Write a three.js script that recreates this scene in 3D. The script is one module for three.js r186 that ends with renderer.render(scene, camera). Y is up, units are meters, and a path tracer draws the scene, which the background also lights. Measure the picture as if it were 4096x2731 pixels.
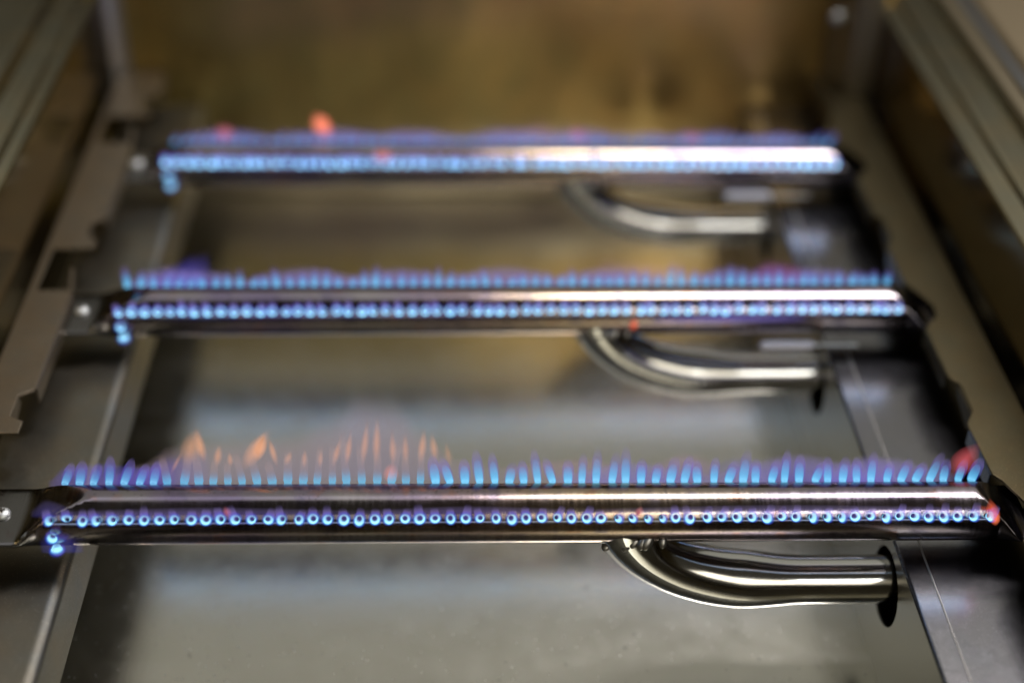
import * as THREE from 'three';
import { mergeGeometries } from 'three/addons/utils/BufferGeometryUtils.js';
import { ImprovedNoise } from 'three/addons/math/ImprovedNoise.js';
import { RectAreaLightUniformsLib } from 'three/addons/lights/RectAreaLightUniformsLib.js';

// ---------------------------------------------------------------- camera, lights, exposure
const scene = new THREE.Scene();
const camera = new THREE.PerspectiveCamera(27.0, 1024 / 682, 0.02, 20);
camera.rotation.order = 'YXZ';
camera.position.set(-0.0313, 0.4210, 0.44596);
camera.rotation.set(-0.63562, -0.0525, 0.02844);
camera.focus = 0.612;
camera.userData.fStop = 2.0;
const renderer = new THREE.WebGLRenderer({ antialias: true });
renderer.toneMapping = THREE.LinearToneMapping;
renderer.toneMappingExposure = 1;
renderer.shadowMap.enabled = true;
RectAreaLightUniformsLib.init();
scene.background = new THREE.Color().setRGB(0.038, 0.034, 0.026);       // the dim warm workshop around the grill

function areaLamp(name, label, pos, aim, w, h, color, intensity) {     // a glowing panel with its light just in front
  const lamp = new THREE.Mesh(new THREE.BoxGeometry(w, h, 0.02), new THREE.MeshStandardMaterial({ color: 0xffffff, emissive: new THREE.Color().setRGB(...color), emissiveIntensity: intensity * 0.15, roughness: 0.6 }));
  lamp.name = name; lamp.position.set(...pos); lamp.lookAt(...aim);
  lamp.userData = { label, category: name.startsWith('window') ? 'window' : 'lamp' };
  scene.add(lamp);
  const l = new THREE.RectAreaLight(new THREE.Color().setRGB(...color), intensity, w, h);
  l.position.set(...pos);
  const d = new THREE.Vector3(...aim).sub(l.position).normalize();
  l.position.addScaledVector(d, 0.02);
  l.lookAt(...aim);
  scene.add(l);
}
areaLamp('ceiling_lamp', 'long white ceiling lamp above the right half of the grill', [0.52, 1.25, -0.40], [0.52, 0, -0.36], 0.85, 0.25, [1, 0.94, 0.96], 24);
areaLamp('ceiling_lamp_001', 'dim ceiling lamp above the left half of the grill', [-0.55, 1.25, -0.40], [-0.55, 0, -0.36], 1.22, 0.25, [0.93, 0.92, 1], 0.75);
areaLamp('fill_panel', 'broad pale fill panel added behind and above the grill', [-0.1, 1.7, -1.55], [-0.1, 0, -1.54], 4.2, 2.7, [1, 0.97, 0.86], 0.275);  // unseen glowing panel added so the pan reflects an even grey
areaLamp('work_lamp', 'white work lamp in front of the grill at the right', [0.42, 0.85, 1.0], [0.1, 0, -0.05], 0.42, 0.15, [1, 0.99, 0.97], 8);
areaLamp('window_light', 'warm lit window in front of the grill, to the right', [0.95, 1.35, 2.1], [0.2, 0, -0.2], 1.6, 0.75, [1, 0.91, 0.76], 2.2);
areaLamp('window_light_001', 'dimmer warm fill light added in front of the grill, to the left', [-0.65, 1.35, 2.1], [-0.1, 0, -0.2], 1.3, 0.75, [1, 0.88, 0.68], 0.5);  // fill light added to warm the left of the far pan, no known window

// ---------------------------------------------------------------- helpers
let seed = 7;
const rnd = () => { seed = (seed * 1664525 + 1013904223) >>> 0; return seed / 4294967296; };
const rr = (a, b) => a + (b - a) * rnd();
const lerp = THREE.MathUtils.lerp, clamp = THREE.MathUtils.clamp, sstep = THREE.MathUtils.smoothstep;
const noise = new ImprovedNoise();
const fbm = (x, y, z = 0, o = 4) => { let s = 0, a = 0.5; for (let i = 0; i < o; i++) { s += a * noise.noise(x, y, z + i * 7.3); x *= 2.03; y *= 2.03; a *= 0.5; } return s; };
const used = new Map();
const numbered = (n) => { const k = used.get(n) ?? 0; used.set(n, k + 1); return k ? n + '_' + String(k).padStart(3, '0') : n; };
function thing(name, label, category, group, pos = [0, 0, 0]) {
  const o = new THREE.Group(); o.name = numbered(name); o.position.set(...pos);
  o.userData = { label, category }; if (group) o.userData.group = group;
  scene.add(o); return o;
}
function part(name, geo, mat, parent) {
  const m = new THREE.Mesh(geo, mat); m.name = name; m.castShadow = m.receiveShadow = true; parent.add(m); return m;
}
function dataTex(w, h, fn, repU, repV, srgb = false) {
  const d = new Uint8Array(w * h * 4);
  for (let j = 0; j < h; j++) for (let i = 0; i < w; i++) {
    const c = fn(i / w, j / h), k = (j * w + i) * 4;
    d[k] = clamp(c[0], 0, 1) * 255; d[k + 1] = clamp(c[1], 0, 1) * 255; d[k + 2] = clamp(c[2], 0, 1) * 255; d[k + 3] = 255;
  }
  const t = new THREE.DataTexture(d, w, h);
  t.wrapS = t.wrapT = THREE.RepeatWrapping; t.magFilter = THREE.LinearFilter; t.minFilter = THREE.LinearMipmapLinearFilter; t.generateMipmaps = true;
  t.repeat.set(repU, repV); if (srgb) t.colorSpace = THREE.SRGBColorSpace; t.needsUpdate = true; return t;
}
const grid = (n) => { const a = new Float32Array(n * n); for (let i = 0; i < a.length; i++) a[i] = rnd(); return a; };
const G1 = grid(512);
const white = (u, v, n = 512) => G1[(Math.floor(v * n) % 512) * 512 + (Math.floor(u * n) % 512)];
const smoothw = (u, v, n) => { const x = u * n, y = v * n, x0 = Math.floor(x), y0 = Math.floor(y), f = x - x0, g = y - y0, at = (i, j) => G1[((j % n) * 37 % 512) * 512 + ((i % n) * 53 % 512)]; return lerp(lerp(at(x0, y0), at(x0 + 1, y0), f), lerp(at(x0, y0 + 1), at(x0 + 1, y0 + 1), f), g); };

// a bent sheet of metal: a profile in x,y with rounded bends, drawn along z
function bend(pts, r = 0.002, n = 6) {
  const out = [pts[0]];
  for (let i = 1; i < pts.length - 1; i++) {
    const p = new THREE.Vector2(...pts[i]), a = new THREE.Vector2(...pts[i - 1]).sub(p), b = new THREE.Vector2(...pts[i + 1]).sub(p);
    const rad = Math.min(r, a.length() * 0.45, b.length() * 0.45); a.setLength(rad); b.setLength(rad);
    const A = p.clone().add(a), B = p.clone().add(b);
    for (let k = 0; k <= n; k++) { const t = k / n; out.push([(1 - t) ** 2 * A.x + 2 * t * (1 - t) * p.x + t * t * B.x, (1 - t) ** 2 * A.y + 2 * t * (1 - t) * p.y + t * t * B.y]); }
  }
  out.push(pts[pts.length - 1]); return out;
}
function sheet(path, t, z0, z1, nz = 24, wave = null) {
  const n = path.length, nor = [], len = [0];
  for (let i = 0; i < n; i++) {
    const a = path[Math.max(0, i - 1)], b = path[Math.min(n - 1, i + 1)], d = new THREE.Vector2(b[0] - a[0], b[1] - a[1]).normalize();
    nor.push([-d.y, d.x]);
    if (i) len.push(len[i - 1] + Math.hypot(path[i][0] - path[i - 1][0], path[i][1] - path[i - 1][1]));
  }
  const pos = [], uv = [], idx = [];
  const loop = []; for (let i = 0; i < n; i++) loop.push([i, 0.5]); for (let i = n - 1; i >= 0; i--) loop.push([i, -0.5]);
  const face = (i0, s0, i1, s1) => {
    const base = pos.length / 3;
    for (let k = 0; k <= nz; k++) {
      const z = lerp(z0, z1, k / nz);
      for (const [i, s] of [[i0, s0], [i1, s1]]) {
        const w = wave ? wave(len[i], z) : 0;
        pos.push(path[i][0] + nor[i][0] * (s * t + w), path[i][1] + nor[i][1] * (s * t + w), z); uv.push(z, len[i]);
      }
      if (k) { const q = base + k * 2; idx.push(q - 2, q - 1, q, q - 1, q + 1, q); }
    }
  };
  for (let k = 0; k < loop.length; k++) { const [a, sa] = loop[k], [b, sb] = loop[(k + 1) % loop.length]; face(a, sa, b, sb); }
  for (const z of [z0, z1]) for (let i = 0; i < n - 1; i++) {
    const b = pos.length / 3;
    for (const [j, s] of [[i, 0.5], [i + 1, 0.5], [i + 1, -0.5], [i, -0.5]]) { pos.push(path[j][0] + nor[j][0] * s * t, path[j][1] + nor[j][1] * s * t, z); uv.push(0, len[j]); }
    idx.push(b, b + 1, b + 2, b, b + 2, b + 3);
  }
  const g = new THREE.BufferGeometry();
  g.setAttribute('position', new THREE.Float32BufferAttribute(pos, 3)); g.setAttribute('uv', new THREE.Float32BufferAttribute(uv, 2)); g.setIndex(idx);
  return creased(g, 0.6);
}
function creased(g, angle) {          // smooth normals except across sharp edges
  g = g.index ? g.toNonIndexed() : g;
  const p = g.attributes.position, n = p.count, keys = new Map(), fn = [], nv = new Float32Array(n * 3);
  const A = new THREE.Vector3(), B = new THREE.Vector3(), C = new THREE.Vector3();
  for (let i = 0; i < n; i += 3) {
    A.fromBufferAttribute(p, i); B.fromBufferAttribute(p, i + 1); C.fromBufferAttribute(p, i + 2);
    const f = B.sub(A).cross(C.sub(A)).clone(); fn.push(f);
    for (let k = 0; k < 3; k++) { const key = [0, 1, 2].map((c) => Math.round(p.array[(i + k) * 3 + c] * 1e5)).join(); if (!keys.has(key)) keys.set(key, []); keys.get(key).push(i / 3); }
  }
  const un = fn.map((f) => f.clone().normalize());
  for (let i = 0; i < n; i++) {
    const key = [0, 1, 2].map((c) => Math.round(p.array[i * 3 + c] * 1e5)).join(), me = un[Math.floor(i / 3)], s = new THREE.Vector3();
    for (const f of keys.get(key)) if (un[f].dot(me) > Math.cos(angle)) s.add(fn[f]);
    s.normalize(); nv.set([s.x, s.y, s.z], i * 3);
  }
  g.setAttribute('normal', new THREE.BufferAttribute(nv, 3)); return g;
}
// a plate cut from an outline in (x, z) lying at height y, thickness t, with small bevelled edges
function plateXZ(outline, y, t, holes = []) {
  const s = new THREE.Shape(outline.map(([x, z]) => new THREE.Vector2(x, -z)));
  for (const h of holes) s.holes.push(new THREE.Path(h.map(([x, z]) => new THREE.Vector2(x, -z))));
  const g = new THREE.ExtrudeGeometry(s, { depth: t - 0.0006, bevelEnabled: true, bevelSize: 0.0003, bevelThickness: 0.0003, bevelSegments: 2, curveSegments: 20 });
  g.rotateX(-Math.PI / 2); g.translate(0, y - t + 0.0003, 0);
  return g;
}

// ---------------------------------------------------------------- materials
const specks = dataTex(512, 512, (u, v) => { const s = white(u, v), q = smoothw(u, v, 64); const k = 0.42 + 0.04 * (q - 0.5) + (s > 0.96 ? -0.16 : 0) + 0.14 * (s - 0.5); return [k, k, k]; }, 9, 9);
const specksBump = dataTex(512, 512, (u, v) => { const s = white(u, v), q = white(v, u); const k = 0.5 + 0.5 * (s - 0.5) + (q > 0.985 ? 0.3 : 0); return [k, k, k]; }, 9, 9);
const brush = dataTex(512, 512, (u, v) => { const a = smoothw(u, v, 256), l = G1[Math.floor(v * 512) * 512 + Math.floor(u * 12)], k = 0.5 + 0.35 * (l - 0.5) + 0.2 * (a - 0.5); return [k, k, k]; }, 3, 9);
const metal = (rgb, rough, extra = {}) => new THREE.MeshStandardMaterial({ color: new THREE.Color().setRGB(...rgb), metalness: 1, roughness: rough, side: THREE.DoubleSide, ...extra });
const blotch = (base, amt, scale, rep, s0, speck = 0) => dataTex(speck ? 512 : 256, speck ? 512 : 256, (u, v) => { const w = white(u, v), sp = speck && w > 0.985 ? 1 + speck * (w - 0.985) / 0.015 : 1; const a = fbm(u * scale, v * scale, s0), b = fbm(u * scale * 2.3, v * scale * 2.3, s0 + 31); return base.map((c, i) => Math.pow(Math.min(0.9, c * sp) * (1 + amt * a * 2 + amt * [0.5, 0, -0.6][i] * b * 2), 1 / 2.2)); }, rep, rep, true);
const M = {
  pan: metal([1, 1, 1], 0.42, { roughnessMap: dataTex(512, 512, (u, v) => { const n = fbm(u * 7, v * 7, 12), m = fbm(u * 26, v * 26, 3), w = white(u, v), k = 0.48 + 0.22 * Math.abs(n) + 0.12 * m + (w > 0.994 ? 0.4 : 0); return [k, k, k]; }, 3, 3), map: dataTex(512, 512, (u, v) => { const w = white(u, v), n = fbm(u * 6, v * 6, 3), d = fbm(u * 34, v * 34, 17), k = (1 + 0.1 * n) * (d > 0.41 ? 0.78 : 1) * (w > 0.9955 ? 0.6 : 1); return [0.56, 0.55, 0.48].map((c) => Math.pow(c * k, 1 / 2.2)); }, 3, 3, true), bumpMap: brush, bumpScale: 0.00002 }),
  flangeL: metal([1, 1, 1], 1, { map: blotch([0.20, 0.185, 0.145], 0.16, 3, 8, 11, 2.2), roughnessMap: specks, bumpMap: specksBump, bumpScale: 0.00004 }),
  flangeR: metal([1, 1, 1], 0.55, { map: blotch([0.25, 0.25, 0.26], 0.03, 3, 8, 21, 1.6), roughnessMap: specks, bumpMap: specksBump, bumpScale: 0.00003 }),
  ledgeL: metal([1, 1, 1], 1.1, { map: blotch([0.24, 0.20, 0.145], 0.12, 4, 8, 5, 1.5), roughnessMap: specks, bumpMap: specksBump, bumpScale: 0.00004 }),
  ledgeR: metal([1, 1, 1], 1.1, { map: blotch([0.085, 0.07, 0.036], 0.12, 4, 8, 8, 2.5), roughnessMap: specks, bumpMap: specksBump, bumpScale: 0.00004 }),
  wall: metal([1, 1, 1], 0.15, { map: blotch([0.28, 0.21, 0.082], 0.07, 4, 2.5, 15) }),
  rim: metal([1, 1, 1], 0.24, { map: blotch([0.40, 0.365, 0.25], 0.15, 5, 3, 17), bumpMap: brush, bumpScale: 0.00003 }),
  rimBright: metal([0.62, 0.53, 0.37], 0.3, { bumpMap: brush, bumpScale: 0.00003 }),
  dark: metal([0.08, 0.07, 0.06], 0.5),
  screw: metal([0.72, 0.75, 0.74], 0.5),
  pipe: metal([0.60, 0.60, 0.57], 0.13, { bumpMap: brush, bumpScale: 0.00001 }),
  weld: metal([0.30, 0.29, 0.26], 0.36),
  ceramic: new THREE.MeshStandardMaterial({ color: new THREE.Color().setRGB(0.8, 0.78, 0.82), roughness: 0.35 }),
};

// ---------------------------------------------------------------- the grill body
const body = thing('grill_firebox', 'brown heat-stained steel firebox walls and rims enclosing the three burners', 'grill');
const Z0 = -0.42, Z1 = 0.34;
const wav = (a) => (l, z) => a * fbm(l * 14 + 3, z * 7, a * 1e4, 2);
{
  part('side_wall', sheet(bend([[-0.254, -0.094], [-0.254, 0.058]], 0.002).flatMap((p, i, a) => i < a.length - 1 ? Array.from({ length: 14 }, (_, k) => [lerp(p[0], a[i + 1][0], k / 14), lerp(p[1], a[i + 1][1], k / 14)]) : [p]), 0.0012, Z0, Z1, 60, wav(0.0016)), M.wall, body);
  part('side_wall', sheet([[0.243, -0.094], [0.243, 0.058]].flatMap((p, i, a) => i < a.length - 1 ? Array.from({ length: 14 }, (_, k) => [lerp(p[0], a[i + 1][0], k / 14), lerp(p[1], a[i + 1][1], k / 14)]) : [p]), 0.0012, Z0, Z1, 60, wav(0.0017)), M.wall, body);
  part('rim', sheet(bend([[-0.2546, 0.0586], [-0.261, 0.0592], [-0.2618, 0.0632], [-0.274, 0.0642], [-0.277, 0.0722], [-0.33, 0.0745]], 0.0018), 0.0012, Z0 - 0.02, Z1, 24), M.rim, body);
  part('rim', sheet(bend([[0.2436, 0.0586], [0.2545, 0.0592], [0.2555, 0.063], [0.2735, 0.0636], [0.2745, 0.0702]], 0.0018), 0.0012, Z0 - 0.02, Z1, 24), M.rim, body);
  part('rim_strip', sheet(bend([[0.2752, 0.0705], [0.2768, 0.0725], [0.2822, 0.0725], [0.2835, 0.0690]], 0.001), 0.001, Z0 - 0.02, Z1, 24), M.rimBright, body);
  const rod = new THREE.CylinderGeometry(0.0026, 0.0026, Z1 - Z0, 20); rod.rotateX(Math.PI / 2); rod.translate(0.2895, 0.0705, (Z0 + Z1) / 2);
  part('hinge_rod', rod, metal([0.5, 0.53, 0.57], 0.3), body);
  part('rim', sheet(bend([[0.2835, 0.0655], [0.2945, 0.0660], [0.2965, 0.0735], [0.34, 0.0750]], 0.0015), 0.001, Z0 - 0.02, Z1, 24), metal([0.42, 0.34, 0.22], 0.4), body);
  // back wall, gently dented, stained by heat
  const nx = 260, ny = 90, g = new THREE.PlaneGeometry(0.54, 0.16, nx, ny), p = g.attributes.position;
  for (let i = 0; i < p.count; i++) {
    const x = p.getX(i) - 0.005, y = p.getY(i) - 0.014;
    let z = 0.0038 * fbm(x * 8, y * 7, 4, 3);
    z += 0.006 * Math.exp(-(((x - 0.176) / 0.022) ** 2) - (((y + 0.006) / 0.024) ** 2)) + 0.004 * Math.exp(-(((x - 0.098) / 0.018) ** 2) - (((y + 0.012) / 0.022) ** 2));
    p.setZ(i, z);
  }
  g.computeVertexNormals(); g.translate(-0.005, -0.014, Z0);
  const tint = dataTex(768, 256, (u, v) => {
    const x = u * 0.54 - 0.275, y = v * 0.16 - 0.094, n = fbm(x * 16, y * 16, 2), n2 = fbm(x * 45, y * 30, 9), b = sstep(x + 0.03 * n, -0.10, 0.10);
    let c = [lerp(0.42, 0.55, b), lerp(0.33, 0.37, b), lerp(0.125, 0.13, b)].map((q, i) => q * (1 + 0.32 * n + 0.16 * n2 * [1.4, 0.7, 0.3][i]));
    const mix = (t, k) => { c = c.map((q, i) => lerp(q, t[i], clamp(k, 0, 1))); };
    mix([0.60, 0.52, 0.36], 1 - sstep(y + 0.01 * n, -0.055, -0.035));  // paler lower band put in to brighten its reflection in the pan
    return c.map((q) => Math.pow(Math.max(q, 0.01), 1 / 2.2));
  }, 1, 1, true);
  tint.wrapS = tint.wrapT = THREE.ClampToEdgeWrapping;
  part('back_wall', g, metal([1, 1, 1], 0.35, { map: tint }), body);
  part('front_wall', new THREE.BoxGeometry(0.496, 0.145, 0.0015).translate(-0.0055, -0.0155, Z1 + 0.001), M.wall, body);
  part('corner_strip', sheet(bend([[-0.2525, -0.415], [-0.2415, -0.4185], [-0.2405, -0.409]].map(([x, z]) => [x, -z]), 0.001), 0.001, -0.02, 0.12, 6).rotateX(-Math.PI / 2), metal([0.42, 0.42, 0.44], 0.35), body);
  part('corner_strip', sheet(bend([[0.241, -0.385], [0.226, -0.388], [0.215, -0.415]].map(([x, z]) => [x, -z]), 0.001), 0.001, -0.02, 0.12, 6).rotateX(-Math.PI / 2), metal([0.34, 0.30, 0.21], 0.4), body);
  const sc = new THREE.SphereGeometry(0.0042, 20, 10, 0, Math.PI * 2, 0, Math.PI / 2); sc.scale(1, 0.5, 1); sc.rotateX(Math.PI / 2); sc.translate(0.2165, 0.052, -0.402);
  part('screw', sc, M.screw, body);
}

// ---------------------------------------------------------------- drip pan with its two bent rails
const pan = thing('drip_pan', 'brushed grey steel drip pan lying under the three burners', 'pan');
part('pan_floor', sheet(bend([[-0.238, -0.03], [-0.236, -0.092], [0.1668, -0.092]], 0.006), 0.0012, Z0 + 0.004, Z1 - 0.02, 30, (l, z) => 0.0006 * fbm(l * 8, z * 6, 5, 2)), M.pan, pan);

const railL = thing('support_rail', 'speckled grey flat rail with a turned-down lip left of the drip pan', 'rail');
part('flange', sheet(bend([[-0.2445, -0.0205], [-0.1985, -0.0205], [-0.1955, -0.0222], [-0.1950, -0.0475]], 0.0028, 8), 0.0012, Z0 + 0.003, Z1, 30, wav(0.0003)), M.flangeL, railL);

const railR = thing('support_rail', 'dark glossy steel rail right of the drip pan, its side pierced for the burner pipes', 'rail');
const BZ = [0, -0.1508, -0.3016];
{
  const e = 0.0008;
  part('flange', sheet(bend([[0.1650, -0.0222], [0.1655, -0.0207], [0.1750, -0.0205], [0.2345, -0.0206]], 0.0012, 5), 0.0012, Z0 + 0.003, Z1, 30, wav(0.0002)), M.flangeR, railR);
  part('score_line', sheet(bend([[0.1746, -0.0201], [0.1750, -0.0195], [0.1754, -0.0201]], 0.0003, 3), 0.0003, Z0 + 0.01, Z1 - 0.01, 40), metal([0.42, 0.41, 0.38], 0.6), railR);  // scored line as a ridge, its edge glint painted as paler metal
  const s = new THREE.Shape([[Z0 + 0.003, -0.0918], [Z1, -0.0918], [Z1, -0.0228], [Z0 + 0.003, -0.0228]].map(([a, b]) => new THREE.Vector2(a, b)));
  for (const z of BZ) { const h = new THREE.Path(); h.absarc(z, -0.0468, 0.0184, 0, Math.PI * 2, true); s.holes.push(h); }
  const g = new THREE.ExtrudeGeometry(s, { depth: 0.0012, bevelEnabled: false, curveSegments: 40 }); g.rotateY(-Math.PI / 2); g.translate(0.1652 + e, 0, 0);
  part('side_panel', g, metal([0.5, 0.49, 0.44], 0.3, { bumpMap: brush, bumpScale: 0.00002 }), railR);
  part('inner_panel', sheet([[0.24, -0.0915], [0.1672, -0.0915]], 0.001, Z0 + 0.004, Z1, 2), M.dark, railR);
}

// ---------------------------------------------------------------- notched ledges that carry the burner ends
{
  const ledge = thing('notched_ledge', 'light grey notched steel ledge along the left wall holding the bracket ends', 'ledge');
  const seg = [[0.103, -0.0105, -0.2266], [-0.0502, -0.163, -0.2264], [-0.2035, -0.3192, -0.2235], [-0.3548, -0.416, -0.2195]];
  const o = [[-0.2478, 0.30], [-0.2445, 0.30]];
  for (const [a, b, x] of seg) {
    const n0 = a - 0.008, n1 = a - 0.031;
    o.push([-0.2445, a], [x, a], [x, n0], [x - 0.0062, n0 - 0.0035], [x - 0.0062, n1 + 0.004], [x, n1], [x, b + 0.003], [x - 0.002, b], [-0.2445, b]);
  }
  o.push([-0.2445, -0.4165], [-0.2478, -0.4165]);
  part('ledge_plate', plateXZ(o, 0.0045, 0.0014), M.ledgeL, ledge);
  for (const [a, b, x] of seg) {
    const t = new THREE.Shape([[a - 0.0125, 0.0032], [a - 0.027, 0.0032], [a - 0.0285, -0.0015], [a - 0.015, -0.005], [a - 0.0115, -0.003]].map(([z, y]) => new THREE.Vector2(z, y)));
    const g = new THREE.ExtrudeGeometry(t, { depth: 0.0011, bevelEnabled: false }); g.rotateY(-Math.PI / 2); g.translate(x - 0.0062, 0, 0);
    part('bent_tab', g, M.ledgeL, ledge);
    const s2 = new THREE.Shape([[b + 0.001, 0.0032], [b - 0.0045, 0.0032], [b - 0.0135, 0.0095], [b - 0.0145, 0.0085], [b - 0.009, 0.001], [b + 0.001, -0.003]].map(([z, y]) => new THREE.Vector2(z, y)));
    const g2 = new THREE.ExtrudeGeometry(s2, { depth: 0.0011, bevelEnabled: false }); g2.rotateY(-Math.PI / 2); g2.translate(x - 0.0008, 0, 0);
    part('upright_lug', g2, M.ledgeL, ledge);
    const fr = sheet(bend([[x + 0.0004, 0.0042], [x + 0.0010, 0.0036], [x + 0.0010, -0.004]], 0.0005, 3), 0.0009, b + 0.004, a - 0.0315, 6);
    part('folded_edge', fr, M.ledgeL, ledge);
  }
  const ledgeR = thing('notched_ledge', 'olive brown notched steel ledge along the right wall behind the burner tips', 'ledge');
  const q = [[0.2362, 0.31], [0.2085, 0.31]];
  for (const z of BZ) {
    const x = 0.2085;
    q.push([x, z + 0.024], [x + 0.002, z + 0.020], [x + 0.0085, z + 0.012], [x + 0.0095, z + 0.002], [x + 0.003, z - 0.014], [x, z - 0.018], [x - 0.0012, z - 0.05], [x - 0.0005, z - 0.054], [x + 0.0042, z - 0.062], [x + 0.0045, z - 0.082], [x + 0.0004, z - 0.088]);
  }
  q.push([0.2085, -0.4165], [0.2362, -0.4165]);
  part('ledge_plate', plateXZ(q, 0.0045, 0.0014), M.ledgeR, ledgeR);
  for (const z of BZ) {
    const t = new THREE.Shape([[z - 0.0555, 0.0032], [z - 0.085, 0.0032], [z - 0.081, -0.002], [z - 0.064, -0.007], [z - 0.056, -0.003]].map(([a, y]) => new THREE.Vector2(a, y)));
    const g = new THREE.ExtrudeGeometry(t, { depth: 0.0011, bevelEnabled: false }); g.rotateY(-Math.PI / 2); g.translate(0.2130, 0, 0);
    part('bent_tab', g, M.ledgeR, ledgeR);
    part('folded_edge', sheet(bend([[0.2079, 0.0042], [0.2073, 0.0036], [0.2074, -0.004]], 0.0005, 3), 0.0009, z - 0.049, z - 0.018, 4), metal([0.30, 0.36, 0.46], 0.25), ledgeR);
    part('folded_edge', sheet(bend([[0.2085, 0.0042], [0.2079, 0.0036], [0.2080, -0.004]], 0.0005, 3), 0.0009, z - 0.1268, z - 0.0895, 4), M.ledgeR, ledgeR);
    part('notch_wall', sheet([[0.2185, 0.0032], [0.2188, -0.006]], 0.0009, z - 0.002, z + 0.0125, 4), metal([0.16, 0.15, 0.19], 0.2), ledgeR);
  }
}

// ---------------------------------------------------------------- burners
const R = 0.0127, X0 = -0.197, PITCH = 0.393 / 62, XL = -0.236, XR = 0.2175;
const A0 = 0.60, A1 = Math.PI - 0.60;                    // where the two rows of ports sit on the tube
const flatness = (x, a) => { const k = Math.max(0, Math.sin(a)) ** 3; return x < 0 ? 1 - sstep(x, -0.2135, -0.2025 + 0.022 * k) : sstep(x, 0.2015 - 0.008 * k, 0.2125); };
function S(x, a, out = new THREE.Vector3()) {
  const t = flatness(x, a), hy = lerp(R, 0.0016, t), hz = lerp(R, 0.0178, t);
  const c = Math.cos(a), s = Math.sin(a), e = lerp(1, 0.6, t);
  return out.set(x, Math.sign(s) * Math.pow(Math.abs(s), lerp(1, 0.8, t)) * hy - 0.0015 * t, Math.sign(c) * Math.pow(Math.abs(c), e) * hz);
}
function N(x, a) {
  const h = 1e-3, du = S(x + h * 0.3, a).sub(S(x - h * 0.3, a)), dv = S(x, a + h).sub(S(x, a - h));
  return du.cross(dv).normalize().negate();
}
function tubeGeometry() {
  const pos = [], nor = [], uv = [], idx = [], cache = new Map();
  const vert = (x, a) => {
    const k = Math.round(x * 1e6) + '_' + Math.round(a * 1e5); if (cache.has(k)) return cache.get(k);
    const p = S(x, a), n = N(x, a); if (n.y * Math.sin(a) + n.z * Math.cos(a) < 0) n.negate();
    pos.push(p.x, p.y, p.z); nor.push(n.x, n.y, n.z); uv.push(x, a * R); cache.set(k, pos.length / 3 - 1); return pos.length / 3 - 1;
  };
  const quad = (a, b, c, d) => idx.push(a, b, c, a, c, d), wrap = (a, b, c, d) => quad(d, c, b, a);
  const hb = 0.0026 / R;
  const xs = []; for (let i = 0; i <= 16; i++) xs.push(lerp(XL, X0 - PITCH / 2, i / 16));
  const xHoles = X0 - PITCH / 2;
  for (let i = 0; i < 63 * 2; i++) xs.push(xHoles + (i + 1) * PITCH / 2);
  const xe = xs[xs.length - 1]; for (let i = 1; i <= 8; i++) xs.push(lerp(xe, XR, i / 8));
  const bands = [[A0 + hb, A1 - hb, 26], [A1 + hb, A0 - hb + Math.PI * 2, 54]];
  for (const [a, b, n] of bands) for (let i = 0; i < xs.length - 1; i++) for (let k = 0; k < n; k++) wrap(vert(xs[i], lerp(a, b, k / n)), vert(xs[i], lerp(a, b, (k + 1) / n)), vert(xs[i + 1], lerp(a, b, (k + 1) / n)), vert(xs[i + 1], lerp(a, b, k / n)));
  for (const ac of [A0, A1]) {
    for (let i = 0; i < xs.length - 1; i++) if (xs[i + 1] <= xHoles + 1e-9 || xs[i] >= xe - 1e-9) for (let k = 0; k < 2; k++) wrap(vert(xs[i], ac - hb + hb * k), vert(xs[i], ac + hb * k), vert(xs[i + 1], ac + hb * k), vert(xs[i + 1], ac - hb + hb * k));
    for (let h = 0; h < 63; h++) {          // one cell with a round port
      const xc = X0 + h * PITCH, r = 0.00095, m = 16, ring = [], edge = [], deep = [];
      for (let k = 0; k < m; k++) {
        const f = k / m * Math.PI * 2 + Math.PI / 4, cx = Math.cos(f), cy = Math.sin(f), q = Math.max(Math.abs(cx), Math.abs(cy));
        const x = xc + r * cx, a = ac + r * cy / R;
        ring.push(vert(x, a));
        edge.push(vert(xc + cx / q * PITCH / 2, ac + cy / q * hb));
        const p = S(x, a), n = N(xc, ac); if (n.y * Math.sin(ac) + n.z * Math.cos(ac) < 0) n.negate(); p.addScaledVector(n, -0.0012);
        pos.push(p.x, p.y, p.z); nor.push(-cx, -cy * Math.cos(ac), cy * Math.sin(ac)); uv.push(x, a * R); deep.push(pos.length / 3 - 1);
      }
      for (let k = 0; k < m; k++) { const l = (k + 1) % m; quad(edge[k], edge[l], ring[l], ring[k]); quad(ring[k], ring[l], deep[l], deep[k]); }
    }
  }
  const g = new THREE.BufferGeometry();
  g.setAttribute('position', new THREE.Float32BufferAttribute(pos, 3)); g.setAttribute('normal', new THREE.Float32BufferAttribute(nor, 3)); g.setAttribute('uv', new THREE.Float32BufferAttribute(uv, 2)); g.setIndex(idx);
  return g;
}
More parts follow.
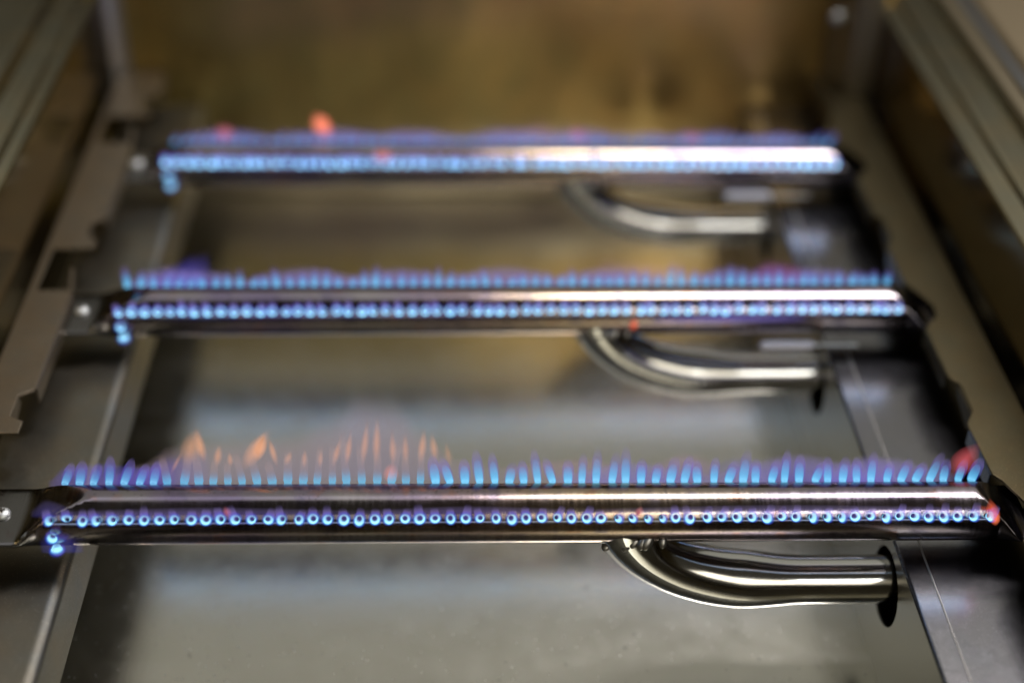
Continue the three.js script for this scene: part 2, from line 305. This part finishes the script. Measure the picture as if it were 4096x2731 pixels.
const tubeTint = dataTex(1024, 128, (u, v) => {           // temper colours along the tube, hazy rings, fine dirt, right tip painted dark
  const x = u, n = fbm(x * 9, v * 1.5, 3), n2 = fbm(x * 40, v * 6, 6), f = white(u, v);
  let c = [0.33, 0.31, 0.31]; const mix = (t, k) => { c = c.map((q, i) => lerp(q, t[i], clamp(k, 0, 1))); };
  mix([0.22, 0.175, 0.30], sstep(n, -0.2, 0.25) * 0.85);
  mix([0.46, 0.35, 0.22], Math.exp(-(((x - 0.58 + 0.05 * n) / 0.13) ** 2)) * 0.75);
  mix([0.40, 0.35, 0.37], sstep(x, 0.7, 0.9) * 0.6);
  mix([0.12, 0.11, 0.2], sstep(n2, 0.05, 0.35) * 0.35); mix([0.42, 0.21, 0.12], sstep(-n2, 0.12, 0.35) * 0.45); mix([0.15, 0.14, 0.19], sstep(n2, 0.12, 0.4) * 0.4);
  const xm = u * 0.4535 - 0.236 + 0.003 * n2; mix([0.05, 0.048, 0.055], sstep(xm, 0.1965, 0.2005) * 0.9); mix([0.15, 0.145, 0.14], 1 - sstep(xm, -0.2085, -0.2035));  // dark reflection painted on the right tip; left tab a darker grey
  if (f > 0.986) mix([0.1, 0.09, 0.09], 0.55); if (fbm(x * 130, v * 9, 21) > 0.3) mix([0.14, 0.12, 0.12], 0.45);
  return c.map((q) => Math.pow(q, 1 / 2.2));
}, 1 / 0.4535, 1 / 0.08, true);
tubeTint.offset.set(0.236 / 0.4535, 0);
const rings = dataTex(2048, 16, (u, v) => { const a = white(u, 0.3, 512), b = white(u * 4 % 1, 0.7, 512), k = 0.5 + 0.4 * (a - 0.5) + 0.4 * (b - 0.5); return [k, k, k]; }, 1 / 0.35, 1 / 0.08);
const ringRough = dataTex(1024, 128, (u, v) => { const a = white(u, 0.55, 512), n = fbm(u * 14, v * 4, 8), k = 0.5 + 0.16 * (a - 0.5) + 0.35 * n; return [k, k, k]; }, 1 / 0.4, 1 / 0.08);
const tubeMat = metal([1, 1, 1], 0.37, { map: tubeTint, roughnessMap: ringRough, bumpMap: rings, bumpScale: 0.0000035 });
const tubeGeo = tubeGeometry();

// the elbow below the tube: a bent pipe whose straight end is pressed a little narrower
function pipeGeometry() {
  const curve = new THREE.CatmullRomCurve3([[0.0395, 0.002], [0.0435, -0.0100], [0.0530, -0.0222], [0.0680, -0.0325], [0.087, -0.0390], [0.108, -0.0416], [0.135, -0.0420], [0.165, -0.0420], [0.20, -0.0420]].map(([x, y]) => new THREE.Vector3(x, y, 0)));
  const n = 90, m = 40, pos = [], idx = [], uv = [];
  for (let i = 0; i <= n; i++) {
    const t = i / n, p = curve.getPointAt(t), d = curve.getTangentAt(t), up = new THREE.Vector3(-d.y, d.x, 0), sq = sstep(p.x, 0.095, 0.128);
    for (let k = 0; k <= m; k++) {
      const a = k / m * Math.PI * 2; let r = lerp(lerp(0.0122, 0.0132, sstep(p.x, 0.05, 0.09)), 0.0111, sq);
      const bump = Math.exp(-(((p.x - 0.098) / 0.014) ** 2)); r *= 1 + 0.02 * bump * Math.cos(3 * a + 0.6);
      r *= 1 + 0.006 * fbm(p.x * 60, k / m * 4 < 2 ? k / m * 4 : 4 - k / m * 4, 2, 2) * (1 - 0.6 * sq); r *= 1 - 0.035 * sq * Math.exp(-((((a - 5.6 + Math.PI) % (2 * Math.PI) - Math.PI) / 0.35) ** 2));
      const q = p.clone().addScaledVector(up, Math.sin(a) * r); q.z += Math.cos(a) * r;
      pos.push(q.x, q.y, q.z); uv.push(t * 0.2, k / m * 0.07);
      if (i && k) { const b = i * (m + 1) + k; idx.push(b - m - 2, b - 1, b, b - m - 2, b, b - m - 1); }
    }
  }
  const g = new THREE.BufferGeometry(); g.setAttribute('position', new THREE.Float32BufferAttribute(pos, 3)); g.setAttribute('uv', new THREE.Float32BufferAttribute(uv, 2)); g.setIndex(idx);
  g.computeVertexNormals(); return g;
}
const pipeGeo = pipeGeometry();
function weldGeometry() {            // overlapping beads round the joint
  const list = [];
  for (let i = 0; i < 38; i++) {
    const f = (i + rr(-0.3, 0.3)) / 38 * Math.PI * 2, x = 0.0545 + 0.0215 * Math.cos(f), zz = 0.0116 * Math.sin(f);
    if (Math.cos(f) > 0.15 + rr(-0.2, 0.2)) continue;
    const y = -Math.sqrt(Math.max(R * R - zz * zz, 0)) - 0.0003, k = rr(0.8, 1.35);
    const g = new THREE.SphereGeometry(0.0026 * k, 12, 8); g.scale(0.75, 0.5, 1.35); g.rotateY(-f + Math.PI / 2 + rr(-0.5, 0.5)); g.rotateX(Math.sin(f) * 0.9); g.translate(x + rr(-6e-4, 6e-4), y + rr(-5e-4, 4e-4), zz + rr(-5e-4, 5e-4)); list.push(g);
  }
  return mergeGeometries(list);
}
const weldGeo = weldGeometry();
// screw with a pan head and a cross slot
const screwGeo = (() => {
  const pr = [[0, 0.0024], [0.0014, 0.00235], [0.0026, 0.0019], [0.0033, 0.0011], [0.0035, 0.0003], [0.0035, 0]].map(([x, y]) => new THREE.Vector2(x, y));
  return new THREE.LatheGeometry(pr, 28);
})();
const slotGeo = mergeGeometries([new THREE.BoxGeometry(0.0030, 0.0008, 0.0008), new THREE.BoxGeometry(0.0008, 0.00078, 0.0030)]).rotateY(0.4);
slotGeo.translate(0, 0.00215, 0);

// ------------------------------------------------ flames: thin glowing shells of gas
const flameMat = new THREE.MeshBasicMaterial({ vertexColors: true, transparent: true, side: THREE.DoubleSide, depthWrite: false });
const flameMats = [1, 1.35, 2.2].map((k) => { const m = flameMat.clone(); m.color.setRGB(k, k, k); return m; });   // front-row glow raised on the farther burners to offset their blur
// layer: rings along a bent axis, each [distance out, height up, radius, [r,g,b], alpha]
function shell(rows, n, lean, axis, seg = 14, below = null) {
  const pos = [], col = [], idx = [];
  rows.forEach(([d, u, r, c, al], i) => {
    const nx = rows[Math.min(rows.length - 1, i + 1)], pv = rows[Math.max(0, i - 1)];
    const P = new THREE.Vector3(lean * (u + d), 0, 0).addScaledVector(axis, d); P.y += u;
    const T = new THREE.Vector3(lean * (nx[1] + nx[0] - pv[1] - pv[0]), nx[1] - pv[1], 0).addScaledVector(axis, nx[0] - pv[0]);
    if (T.lengthSq() < 1e-14) T.copy(axis); T.normalize();
    const X = new THREE.Vector3(1, 0, 0).addScaledVector(T, -T.x).normalize(), Y = T.clone().cross(X);
    for (let k = 0; k <= seg; k++) {
      const f = k / seg * Math.PI * 2, v = P.clone().addScaledVector(X, Math.cos(f) * r).addScaledVector(Y, Math.sin(f) * r);
      const low = below ? below(-v.clone().sub(P).normalize().y, i) : 1;
      pos.push(v.x, v.y, v.z); col.push(c[0], c[1], c[2], clamp(al * low, 0, 1));
      if (i && k) { const b = i * (seg + 1) + k; idx.push(b - seg - 2, b - 1, b, b - seg - 2, b, b - seg - 1); }
    }
  });
  const g = new THREE.BufferGeometry(); g.setAttribute('position', new THREE.Float32BufferAttribute(pos, 3)); g.setAttribute('color', new THREE.Float32BufferAttribute(col, 4)); g.setIndex(idx); g.computeVertexNormals();
  return g;
}
const CY = [0.15, 0.60, 0.95], WH = [0.75, 1.75, 2.3], BL = [0.05, 0.10, 0.95], PU = [0.20, 0.16, 0.72], LV = [0.30, 0.23, 0.62];
const axF = new THREE.Vector3(0, Math.sin(A0), Math.cos(A0)), axR = new THREE.Vector3(0, Math.sin(A1), Math.cos(A1));
const mm = 0.001;
function frontFlame(lean, plume, bright) {
  const ring = shell([[0.2 * mm, 0, 0.9 * mm, CY, 0.15], [1.1 * mm, 0, 1.25 * mm, WH, 0.8 * bright], [2.0 * mm, 0, 1.75 * mm, WH, 0.95 * bright], [2.6 * mm, 0.05 * mm, 2.0 * mm, CY, 0.6 * bright], [2.9 * mm, 0.1 * mm, 2.45 * mm, BL, 0]], 0, lean, axF, 18, (b) => 0.6 + 0.4 * b);
  const halo = shell([[1.4 * mm, 0, 1.8 * mm, [0.06, 0.16, 1], 0.4], [2.2 * mm, 0.1 * mm, 2.5 * mm, BL, 0.32], [2.8 * mm, 0.6 * mm, 2.95 * mm, BL, 0]], 0, lean, axF, 18, (b) => 0.75 + 0.35 * b);
  const tail = shell([[2.2 * mm, 0.2 * mm, 1.75 * mm, [0.10, 0.22, 0.9], 0.0], [2.7 * mm, 1.1 * mm, 1.8 * mm, PU, 0.26], [2.6 * mm, 2.6 * mm, 1.65 * mm, PU, 0.28 * plume], [1.9 * mm, 4.4 * mm, 1.6 * mm, LV, 0.14 * plume], [1.0 * mm, 6.4 * mm * plume, 1.3 * mm, LV, 0]], 0, lean, axF, 12);
  return mergeGeometries([ring, halo, tail]);
}
function rearFlame(h, lean, bright, halo, faint) {
  const H = h * mm * 1.12, al = faint ? 0.28 : 0.42;
  const outer = shell([[0.2 * mm, 0, 1.35 * mm, CY, 0.5 * bright], [0.9 * mm, 0.5 * mm, 1.75 * mm, CY, al * bright * 1.2], [1.5 * mm, 0.30 * H, 1.85 * mm, CY, al * bright], [1.9 * mm, 0.6 * H, 1.75 * mm, [0.15, 0.54, 0.93], al * bright * 0.62], [2.1 * mm, 0.85 * H, 1.3 * mm, [0.2, 0.48, 0.9], al * bright * 0.34], [2.15 * mm, 1.04 * H, 0.4 * mm, [0.2, 0.36, 0.9], 0.0]], 0, lean, axR, 16);
  const inner = shell([[0.5 * mm, 0.3 * mm, 1.4 * mm, WH, 0.3 * bright], [1.4 * mm, 0.25 * H, 1.5 * mm, CY, 0.2 * bright], [1.8 * mm, 0.5 * H, 1.2 * mm, CY, 0.06 * bright], [2.0 * mm, 0.66 * H, 0.4 * mm, CY, 0]], 0, lean, axR, 14);
  const ha = shell([[0.8 * mm, 0.4 * mm, 2.1 * mm, BL, 0.04 * halo], [1.6 * mm, 0.5 * H, 2.5 * mm, [0.12, 0.15, 0.8], 0.09 * halo], [2.1 * mm, 0.95 * H, 2.3 * mm, PU, 0.15 * halo], [2.2 * mm, 1.2 * H, 1.8 * mm, LV, 0.12 * halo], [2.2 * mm, 1.55 * H, 0.8 * mm, LV, 0]], 0, lean, axR, 14);
  return mergeGeometries([outer, inner, ha]);
}
function columnFlame(h, lean) {     // long pale column on a cyan foot
  const H = h * mm, G = [0.34, 0.29, 0.37];
  return shell([[0.2 * mm, 0, 1.4 * mm, CY, 0.42], [1.0 * mm, 1.2 * mm, 1.85 * mm, CY, 0.38], [1.7 * mm, 3.2 * mm, 1.8 * mm, [0.2, 0.48, 0.8], 0.2], [1.9 * mm, 5.4 * mm, 1.7 * mm, G, 0.13], [2.0 * mm, 0.7 * H, 1.6 * mm, [0.5, 0.35, 0.32], 0.13], [2.0 * mm, H, 1.3 * mm, [0.5, 0.32, 0.3], 0]], 0, lean, axR, 14);
}
const FRONT = [], REAR = [], FAINT = [], COL = [];
for (let i = 0; i < 8; i++) FRONT.push(frontFlame(rr(-0.18, 0.18), rr(0.75, 1.15), rr(0.85, 1.1)));
for (let i = 0; i < 5; i++) FRONT.push(frontFlame(rr(0.1, 0.4), rr(0.5, 0.8), rr(0.85, 1.05)));
for (let i = 0; i < 9; i++) REAR.push(rearFlame([6.6, 7.0, 7.6, 6.8, 8.2, 9.6, 7.1, 6.3, 7.8][i], [-0.12, -0.06, 0.02, 0.08, -0.1, 0, 0.12, 0.18, -0.02][i], rr(0.9, 1.1), rr(0.7, 1.2), false));
for (let i = 0; i < 4; i++) FAINT.push(rearFlame(rr(6, 8), rr(0.1, 0.35), 0.75, 1.2, true));
for (let i = 0; i < 6; i++) COL.push(columnFlame([15, 17, 21, 23, 18, 14][i], [0.15, 0.1, 0.06, 0.02, 0, -0.04][i]));

// a drift of burning gas: a lens-shaped body over a stretch of the burner, faint and fading to its edge
function driftGeometry(pts, z, depth, color, top, alpha, y0 = 0.002) {
  const nx = 44, ny = 12, list = [];
  const xs = pts.map((p) => p[0]), prof = (x) => { for (let i = 0; i < pts.length - 1; i++) if (x <= pts[i + 1][0]) { const t = (x - pts[i][0]) / (pts[i + 1][0] - pts[i][0]), s = t * t * (3 - 2 * t); return [lerp(pts[i][1], pts[i + 1][1], s), lerp(pts[i][2] ?? 1, pts[i + 1][2] ?? 1, s)]; } return [pts[pts.length - 1][1], 1]; };
  for (const side of [-1, 1]) {
    const pos = [], col = [], idx = [];
    for (let j = 0; j <= ny; j++) for (let i = 0; i <= nx; i++) {
      const u = i / nx, x = lerp(xs[0], xs[xs.length - 1], u), [h, k] = prof(x), t = j / ny;
      const w = depth * Math.sin(Math.PI * clamp(t * 0.9 + 0.1, 0, 1)) * Math.sin(Math.PI * clamp(u, 0.02, 0.98)) ** 0.5;
      pos.push(x, y0 + t * h, z - t * h * 0.12 + side * w);
      const e = Math.sin(Math.PI * u) ** 0.6, f = t < 0.55 ? 1 : 1 - sstep(t, 0.55, 1);
      col.push(...[0, 1, 2].map((c) => lerp(color[c], top[c], t)), clamp(alpha * k * e * f * (t < 0.08 ? t / 0.08 : 1), 0, 1));
      if (i && j) { const b = j * (nx + 1) + i; idx.push(b - nx - 2, b - nx - 1, b, b - nx - 2, b, b - 1); }
    }
    const g = new THREE.BufferGeometry(); g.setAttribute('position', new THREE.Float32BufferAttribute(pos, 3)); g.setAttribute('color', new THREE.Float32BufferAttribute(col, 4)); g.setIndex(idx); g.computeVertexNormals(); list.push(g);
  }
  return mergeGeometries(list);
}
// one free tongue of flame, a drop of nested faint shells
function tongueGeometry(r, h, lean, color, alpha) {
  const list = [];
  for (let k = 0; k < 8; k++) {
    const m = [2.0, 1.7, 1.4, 1.15, 0.9, 0.7, 0.5, 0.3][k], rows = [];
    for (let i = 0; i <= 10; i++) { const t = i / 10; rows.push([0, (t - 0.42) * h * (0.55 + 0.4 * m), Math.max(0.04 * mm, r * m * Math.sin(Math.PI * Math.pow(t, 0.85)) ** 1.2), color, alpha * 0.17 * Math.sin(Math.PI * clamp(t, 0, 1)) ** 1.3]); }
    list.push(shell(rows, 0, lean, new THREE.Vector3(0, 1, 0), 12));
  }
  return mergeGeometries(list);
}

const burnerLabels = ['nearest burner tube, sharply in focus, with pale orange flame tips at its left', 'middle burner tube with even blue flames and a blurred bright screw', 'farthest burner tube, blurred, with glowing red flame spots and a white highlight'];
const tilt = [[-0.0038, 0.0042], [0.0032, -0.004], [0, 0.002]];
const lift = [0.0002, 0.0003, 0];
for (let b = 0; b < 3; b++) {
  const o = thing('gas_burner', burnerLabels[b], 'burner', 'gas burners side by side across the grill', [0, lift[b], BZ[b]]);
  o.rotation.z = tilt[b][0];
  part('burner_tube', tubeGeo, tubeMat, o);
  part('elbow_pipe', pipeGeo, M.pipe, o);
  part('weld', weldGeo, M.weld, o);
  const sx = [-0.2212, -0.2192, -0.2178][b];
  const sc = part('screw', screwGeo, M.screw, o); sc.position.set(sx, 0.0001, -0.0005); sc.rotation.y = b * 0.7;
  part('screw_slot', slotGeo, M.dark, sc);
  for (let i = 0; i < 63; i++) {
    const x = X0 + i * PITCH, q = i / 62;
    // front row
    let g, s = rr(0.92, 1.06), kind = FRONT[Math.floor(rnd() * (q > 0.62 ? 13 : 8))];
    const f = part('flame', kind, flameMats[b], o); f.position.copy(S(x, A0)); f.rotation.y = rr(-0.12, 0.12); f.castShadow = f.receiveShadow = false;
    if (b === 0 && i >= 37 && i <= 40) { f.scale.set(0.8 + 0.2 * (40 - i) / 4, 0.6, 0.9); f.rotation.z = -0.4; } else { s *= 1.04; f.scale.set(s * rr(0.92, 1.08), s * rr(0.92, 1.1), s * rr(0.8, 1.15)); f.rotation.z = rr(-0.3, 0.3); f.rotation.x = rr(-0.1, 0.1); }
    if (b === 0 && i === 1) f.scale.set(1, 1, 0.3);
    // rear row
    let rk, rs = rr(0.93, 1.07);
    if (b === 0) {
      if (i < 7) rk = FAINT[i % 4];
      else if (i < 25) rk = COL[[5, 0, 1, 0, 5, 4, 5, 5, 0, 1, 2, 3, 3, 2, 4, 2, 4, 1][i - 7]];
      else if (i < 35) rk = REAR[[4, 0, 1, 8, 1, 6, 0, 8, 4, 1][i - 25]], rs *= 1.05;
      else if (i < 39) rk = REAR[5], rs *= 1.05;
      else rk = REAR[Math.floor(rnd() * 9)], rs *= 0.95;
    } else if (b === 1) { rk = i > 2 && i < 6 ? FAINT[i % 4] : REAR[Math.floor(rnd() * 9)]; rs *= 0.68; }
    else { rk = FAINT[Math.floor(rnd() * 4)]; rs *= 0.6; }
    rs *= rr(0.8, 1.16); const r = part('flame', rk, flameMat, o); r.position.copy(S(x, A1)); r.position.x += rr(-0.0004, 0.0004); r.scale.set(rr(0.85, 1.08), rs, 1); r.rotation.z = rr(-0.12, 0.12); r.castShadow = r.receiveShadow = false;
    if (b === 0 && i >= 24 && i < 34) r.rotation.z += 0.08;
    if (b === 0 && i > 55) r.rotation.z -= 0.12;
  }
  for (const [a, k] of [[0.05, 0], [-0.42, 1]]) {       // the crossover ports that run down the left end
    const f = part('flame', FRONT[k], flameMat, o); f.position.copy(S(X0, a)); f.rotation.x = 0.4 + k * 0.45; f.rotation.z = -0.5 * k; f.scale.setScalar(k ? 1.25 : 1.05); f.castShadow = f.receiveShadow = false;
  }
  const drift = (pts, z, d, c, t, a, y0) => { const m = part('flame_drift', driftGeometry(pts, z, d, c, t, a, y0), flameMat, o); m.castShadow = m.receiveShadow = false; };
  const tongue = (x, y, z, r, h, lean, c, a) => { const m = part('flame_tongue', tongueGeometry(r, h, lean, c, a), flameMat, o); m.position.set(x, y, z); m.castShadow = m.receiveShadow = false; };
  const HZ = [0.20, 0.17, 0.62];
  const LAV = [0.27, 0.22, 0.38], GRY = [0.42, 0.31, 0.31], VIO = [0.16, 0.12, 0.70], PK = [0.6, 0.3, 0.33], RED = [1.1, 0.16, 0.07];
  for (let k = 0; k < 7; k++) { const c = -0.165 + k * 0.055 + rr(-0.01, 0.01), w = rr(0.03, 0.045), p = [[Math.max(-0.199, c - w), 0.006], [c, [rr(0.010, 0.0145), rr(0.008, 0.012), rr(0.009, 0.013)][b]], [Math.min(0.198, c + w), 0.006]]; p[1][1] *= 1.3; if (b || k > 3) drift(p, -0.0155, 0.0025, HZ, LAV, [0.32, 0.30, 0.32][b]); }
  if (b === 0) {
    drift([[-0.205, 0.004, 1.4], [-0.196, 0.012, 1.2], [-0.18, 0.013], [-0.165, 0.011], [-0.15, 0.014]], -0.015, 0.003, VIO, VIO, 0.16);
    drift([[-0.185, 0.003], [-0.165, 0.012], [-0.15, 0.022], [-0.13, 0.024], [-0.10, 0.026], [-0.085, 0.034], [-0.07, 0.048], [-0.055, 0.044], [-0.045, 0.030], [-0.03, 0.014], [-0.01, 0.010], [0.01, 0.008]], -0.016, 0.005, LAV, GRY, 0.24);
    drift([[-0.18, 0.006], [-0.165, 0.011], [-0.15, 0.017], [-0.135, 0.021]], -0.0155, 0.002, VIO, VIO, 0.12);
    drift([[-0.01, 0.010], [0.01, 0.013], [0.03, 0.015], [0.045, 0.009]], -0.016, 0.003, LAV, PK, 0.14);
    drift([[0.055, 0.012], [0.07, 0.017], [0.085, 0.013]], -0.016, 0.003, VIO, PK, 0.14);
    drift([[0.08, 0.011], [0.093, 0.015], [0.108, 0.009]], -0.016, 0.002, LAV, VIO, 0.12);
    drift([[0.128, 0.006], [0.14, 0.013], [0.152, 0.016], [0.165, 0.011]], -0.016, 0.003, VIO, LAV, 0.22);
    const OR = [0.92, 0.44, 0.25];
    for (const [u, v, w, h, l, a] of [[870, 105, 52, 110, 0.35, 0.32], [915, 100, 26, 105, -0.1, 0.45], [985, 145, 22, 72, 0.2, 0.36], [1040, 160, 16, 48, 0, 0.32], [1150, 122, 42, 120, 0.6, 0.5], [1177, 105, 32, 84, 0.3, 0.8], [1238, 130, 18, 92, -0.15, 0.4], [1300, 155, 18, 46, 0.4, 0.32], [1375, 160, 14, 62, 0.1, 0.32], [1447, 160, 14, 60, 0.1, 0.32], [1520, 135, 18, 92, 0.25, 0.38], [1575, 120, 18, 112, 0.15, 0.42], [1650, 100, 20, 142, 0.12, 0.38], [1705, 95, 22, 152, 0.05, 0.38], [1778, 120, 20, 112, 0, 0.36], [1835, 120, 20, 102, 0, 0.3], [1910, 110, 22, 112, 0.1, 0.36], [1965, 110, 22, 92, -0.1, 0.28], [2030, 140, 20, 82, -0.15, 0.15], [790, 180, 12, 80, 0.5, 0.2]])
      tongue((u * 0.871 - 250) / 9260 - 0.197, (1935 - 1680 - v * 0.871) / 7500 + 0.0008, -0.016, w * 0.42 / 9300, h / 6200, l, OR, a * 0.68);
    tongue(0.192, 0.014, -0.0155, 0.0026, 0.016, 0.45, [0.8, 0.14, 0.16], 0.3);
    tongue(0.1985, 0.0085, 0.0115, 0.0014, 0.013, -0.4, RED, 0.5); tongue(0.1995, 0.0065, 0.0122, 0.0010, 0.007, -0.2, [1.4, 0.3, 0.12], 0.6);
    tongue(-0.1245, 0.0115, 0.0112, 0.0009, 0.005, -0.3, [0.8, 0.2, 0.25], 0.25);
    tongue(-0.058, 0.008, -0.016, 0.0017, 0.010, 0.15, [1, 0.35, 0.25], 0.4);
    tongue(0.047, 0.0105, 0.0118, 0.0010, 0.006, 0.1, [0.9, 0.25, 0.25], 0.25);
    for (const [a, bb] of [[-0.2, -0.07], [-0.07, 0.02], [0.02, 0.19]]) drift([[a, 0.003], [(a + bb) / 2, 0.0045], [bb, 0.003]], 0.0112, 0.001, [0.2, 0.15, 0.5], LAV, 0.10, 0.0098);
    drift([[-0.206, 0.004], [-0.199, 0.009], [-0.188, 0.005]], 0.0085, 0.002, [0.16, 0.14, 0.75], LAV, 0.08, 0.007);
    drift([[-0.203, 0.008], [-0.195, 0.012], [-0.185, 0.006]], 0.0145, 0.001, [0.10, 0.12, 0.8], VIO, 0.08, -0.008);
  } else if (b === 1) {
    drift([[-0.2, 0.007, 1.3], [-0.188, 0.013], [-0.178, 0.016], [-0.165, 0.014]], -0.015, 0.003, VIO, LAV, 0.2);
    drift([[-0.188, 0.008], [-0.176, 0.015], [-0.163, 0.021], [-0.155, 0.023]], -0.016, 0.0015, VIO, [0.14, 0.12, 0.7], 0.16);
    drift([[0.035, 0.009], [0.05, 0.018], [0.068, 0.016], [0.09, 0.012], [0.11, 0.008]], -0.016, 0.004, LAV, [0.7, 0.42, 0.38], 0.16);
    drift([[0.12, 0.008], [0.134, 0.017], [0.148, 0.015], [0.16, 0.008]], -0.016, 0.003, [0.35, 0.12, 0.6], [0.35, 0.1, 0.3], 0.22);
    drift([[-0.13, 0.008], [-0.05, 0.01], [0.02, 0.011]], -0.016, 0.002, LAV, [0.5, 0.35, 0.3], 0.08);
    tongue(0.061, -0.0005, 0.0135, 0.0010, 0.006, 0.3, RED, 0.7);
    drift([[0.07, 0.003], [0.11, 0.004], [0.15, 0.003]], 0.0145, 0.001, VIO, VIO, 0.2, 0.002);
  } else {
    for (let k = 0; k < 9; k++) { const c = -0.17 + k * 0.0425 + rr(-0.008, 0.008), w = rr(0.02, 0.03); drift([[Math.max(-0.198, c - w), 0.006], [c, rr(0.011, 0.017)], [Math.min(0.197, c + w), 0.006]], -0.016, 0.003, [0.2, 0.19, 0.6], LAV, 0.17); }
    drift([[0.0, 0.008], [0.022, 0.019], [0.042, 0.008]], -0.016, 0.004, LAV, [0.5, 0.25, 0.3], 0.2);
    tongue(-0.1090, 0.0180, -0.016, 0.0026, 0.011, -0.5, [1.5, 0.38, 0.22], 0.8); tongue(-0.1065, 0.0155, -0.016, 0.0020, 0.012, -0.2, [1.4, 0.32, 0.2], 0.6);
    tongue(-0.0715, 0.0095, 0.006, 0.0032, 0.007, 0, [1.3, 0.35, 0.35], 0.6);
    tongue(-0.167, 0.012, -0.016, 0.003, 0.009, 0, [0.9, 0.2, 0.25], 0.4);
    tongue(0.045, 0.011, -0.016, 0.003, 0.010, 0, [0.8, 0.2, 0.3], 0.35);
    tongue(0.115, 0.010, -0.016, 0.003, 0.008, 0, [0.8, 0.2, 0.3], 0.3);
  }
  const l = new THREE.RectAreaLight(new THREE.Color().setRGB(0.5, 0.68, 1), 1.5, 0.4, 0.004);   // the light that the row of flames throws down
  l.position.set(0, 0.006, 0.0138); l.rotation.x = -Math.PI / 2; o.add(l);
}
// white ceramic igniters under the two rear burners, a plate added to mirror the lamp as a glint
for (const [z, x0, label] of [[BZ[1], 0.1418, 'short white ceramic igniter rod under the middle burner, near the right rail'], [BZ[2], 0.1470, 'short white ceramic igniter rod under the farthest burner, near the right rail']]) {
  const t = thing('igniter', label, 'igniter', 'white ceramic igniters', [x0, -0.0135, z + 0.0125]);
  const g = new THREE.CapsuleGeometry(0.0026, 0.0235, 6, 18); g.rotateZ(Math.PI / 2);
  part('ceramic_body', g, M.ceramic, t);
  const e = new THREE.CylinderGeometry(0.0008, 0.0008, 0.03, 10); e.rotateZ(Math.PI / 2); e.translate(0.022, 0, 0);
  part('electrode_wire', e, M.screw, t);
}
{
  const t = thing('glint_plate', 'small bright plate added for a lamp glint behind the right end of the farthest burner', 'bracket', undefined, [0.1925, -0.0335, -0.402]);
  const top = sheet(bend([[-0.008, 0.0002], [-0.0065, 0.0006], [0, 0.001], [0.0065, 0.0006], [0.008, 0.0002]], 0.001), 0.0012, -0.008, 0.008, 4); top.rotateX(0.54);
  part('glint_top', top, metal([0.8, 0.8, 0.8], 0.3), t);
  part('glint_leg', new THREE.BoxGeometry(0.014, 0.05, 0.0012).translate(0, -0.0205, -0.0085), M.screw, t);
}
renderer.render(scene, camera);
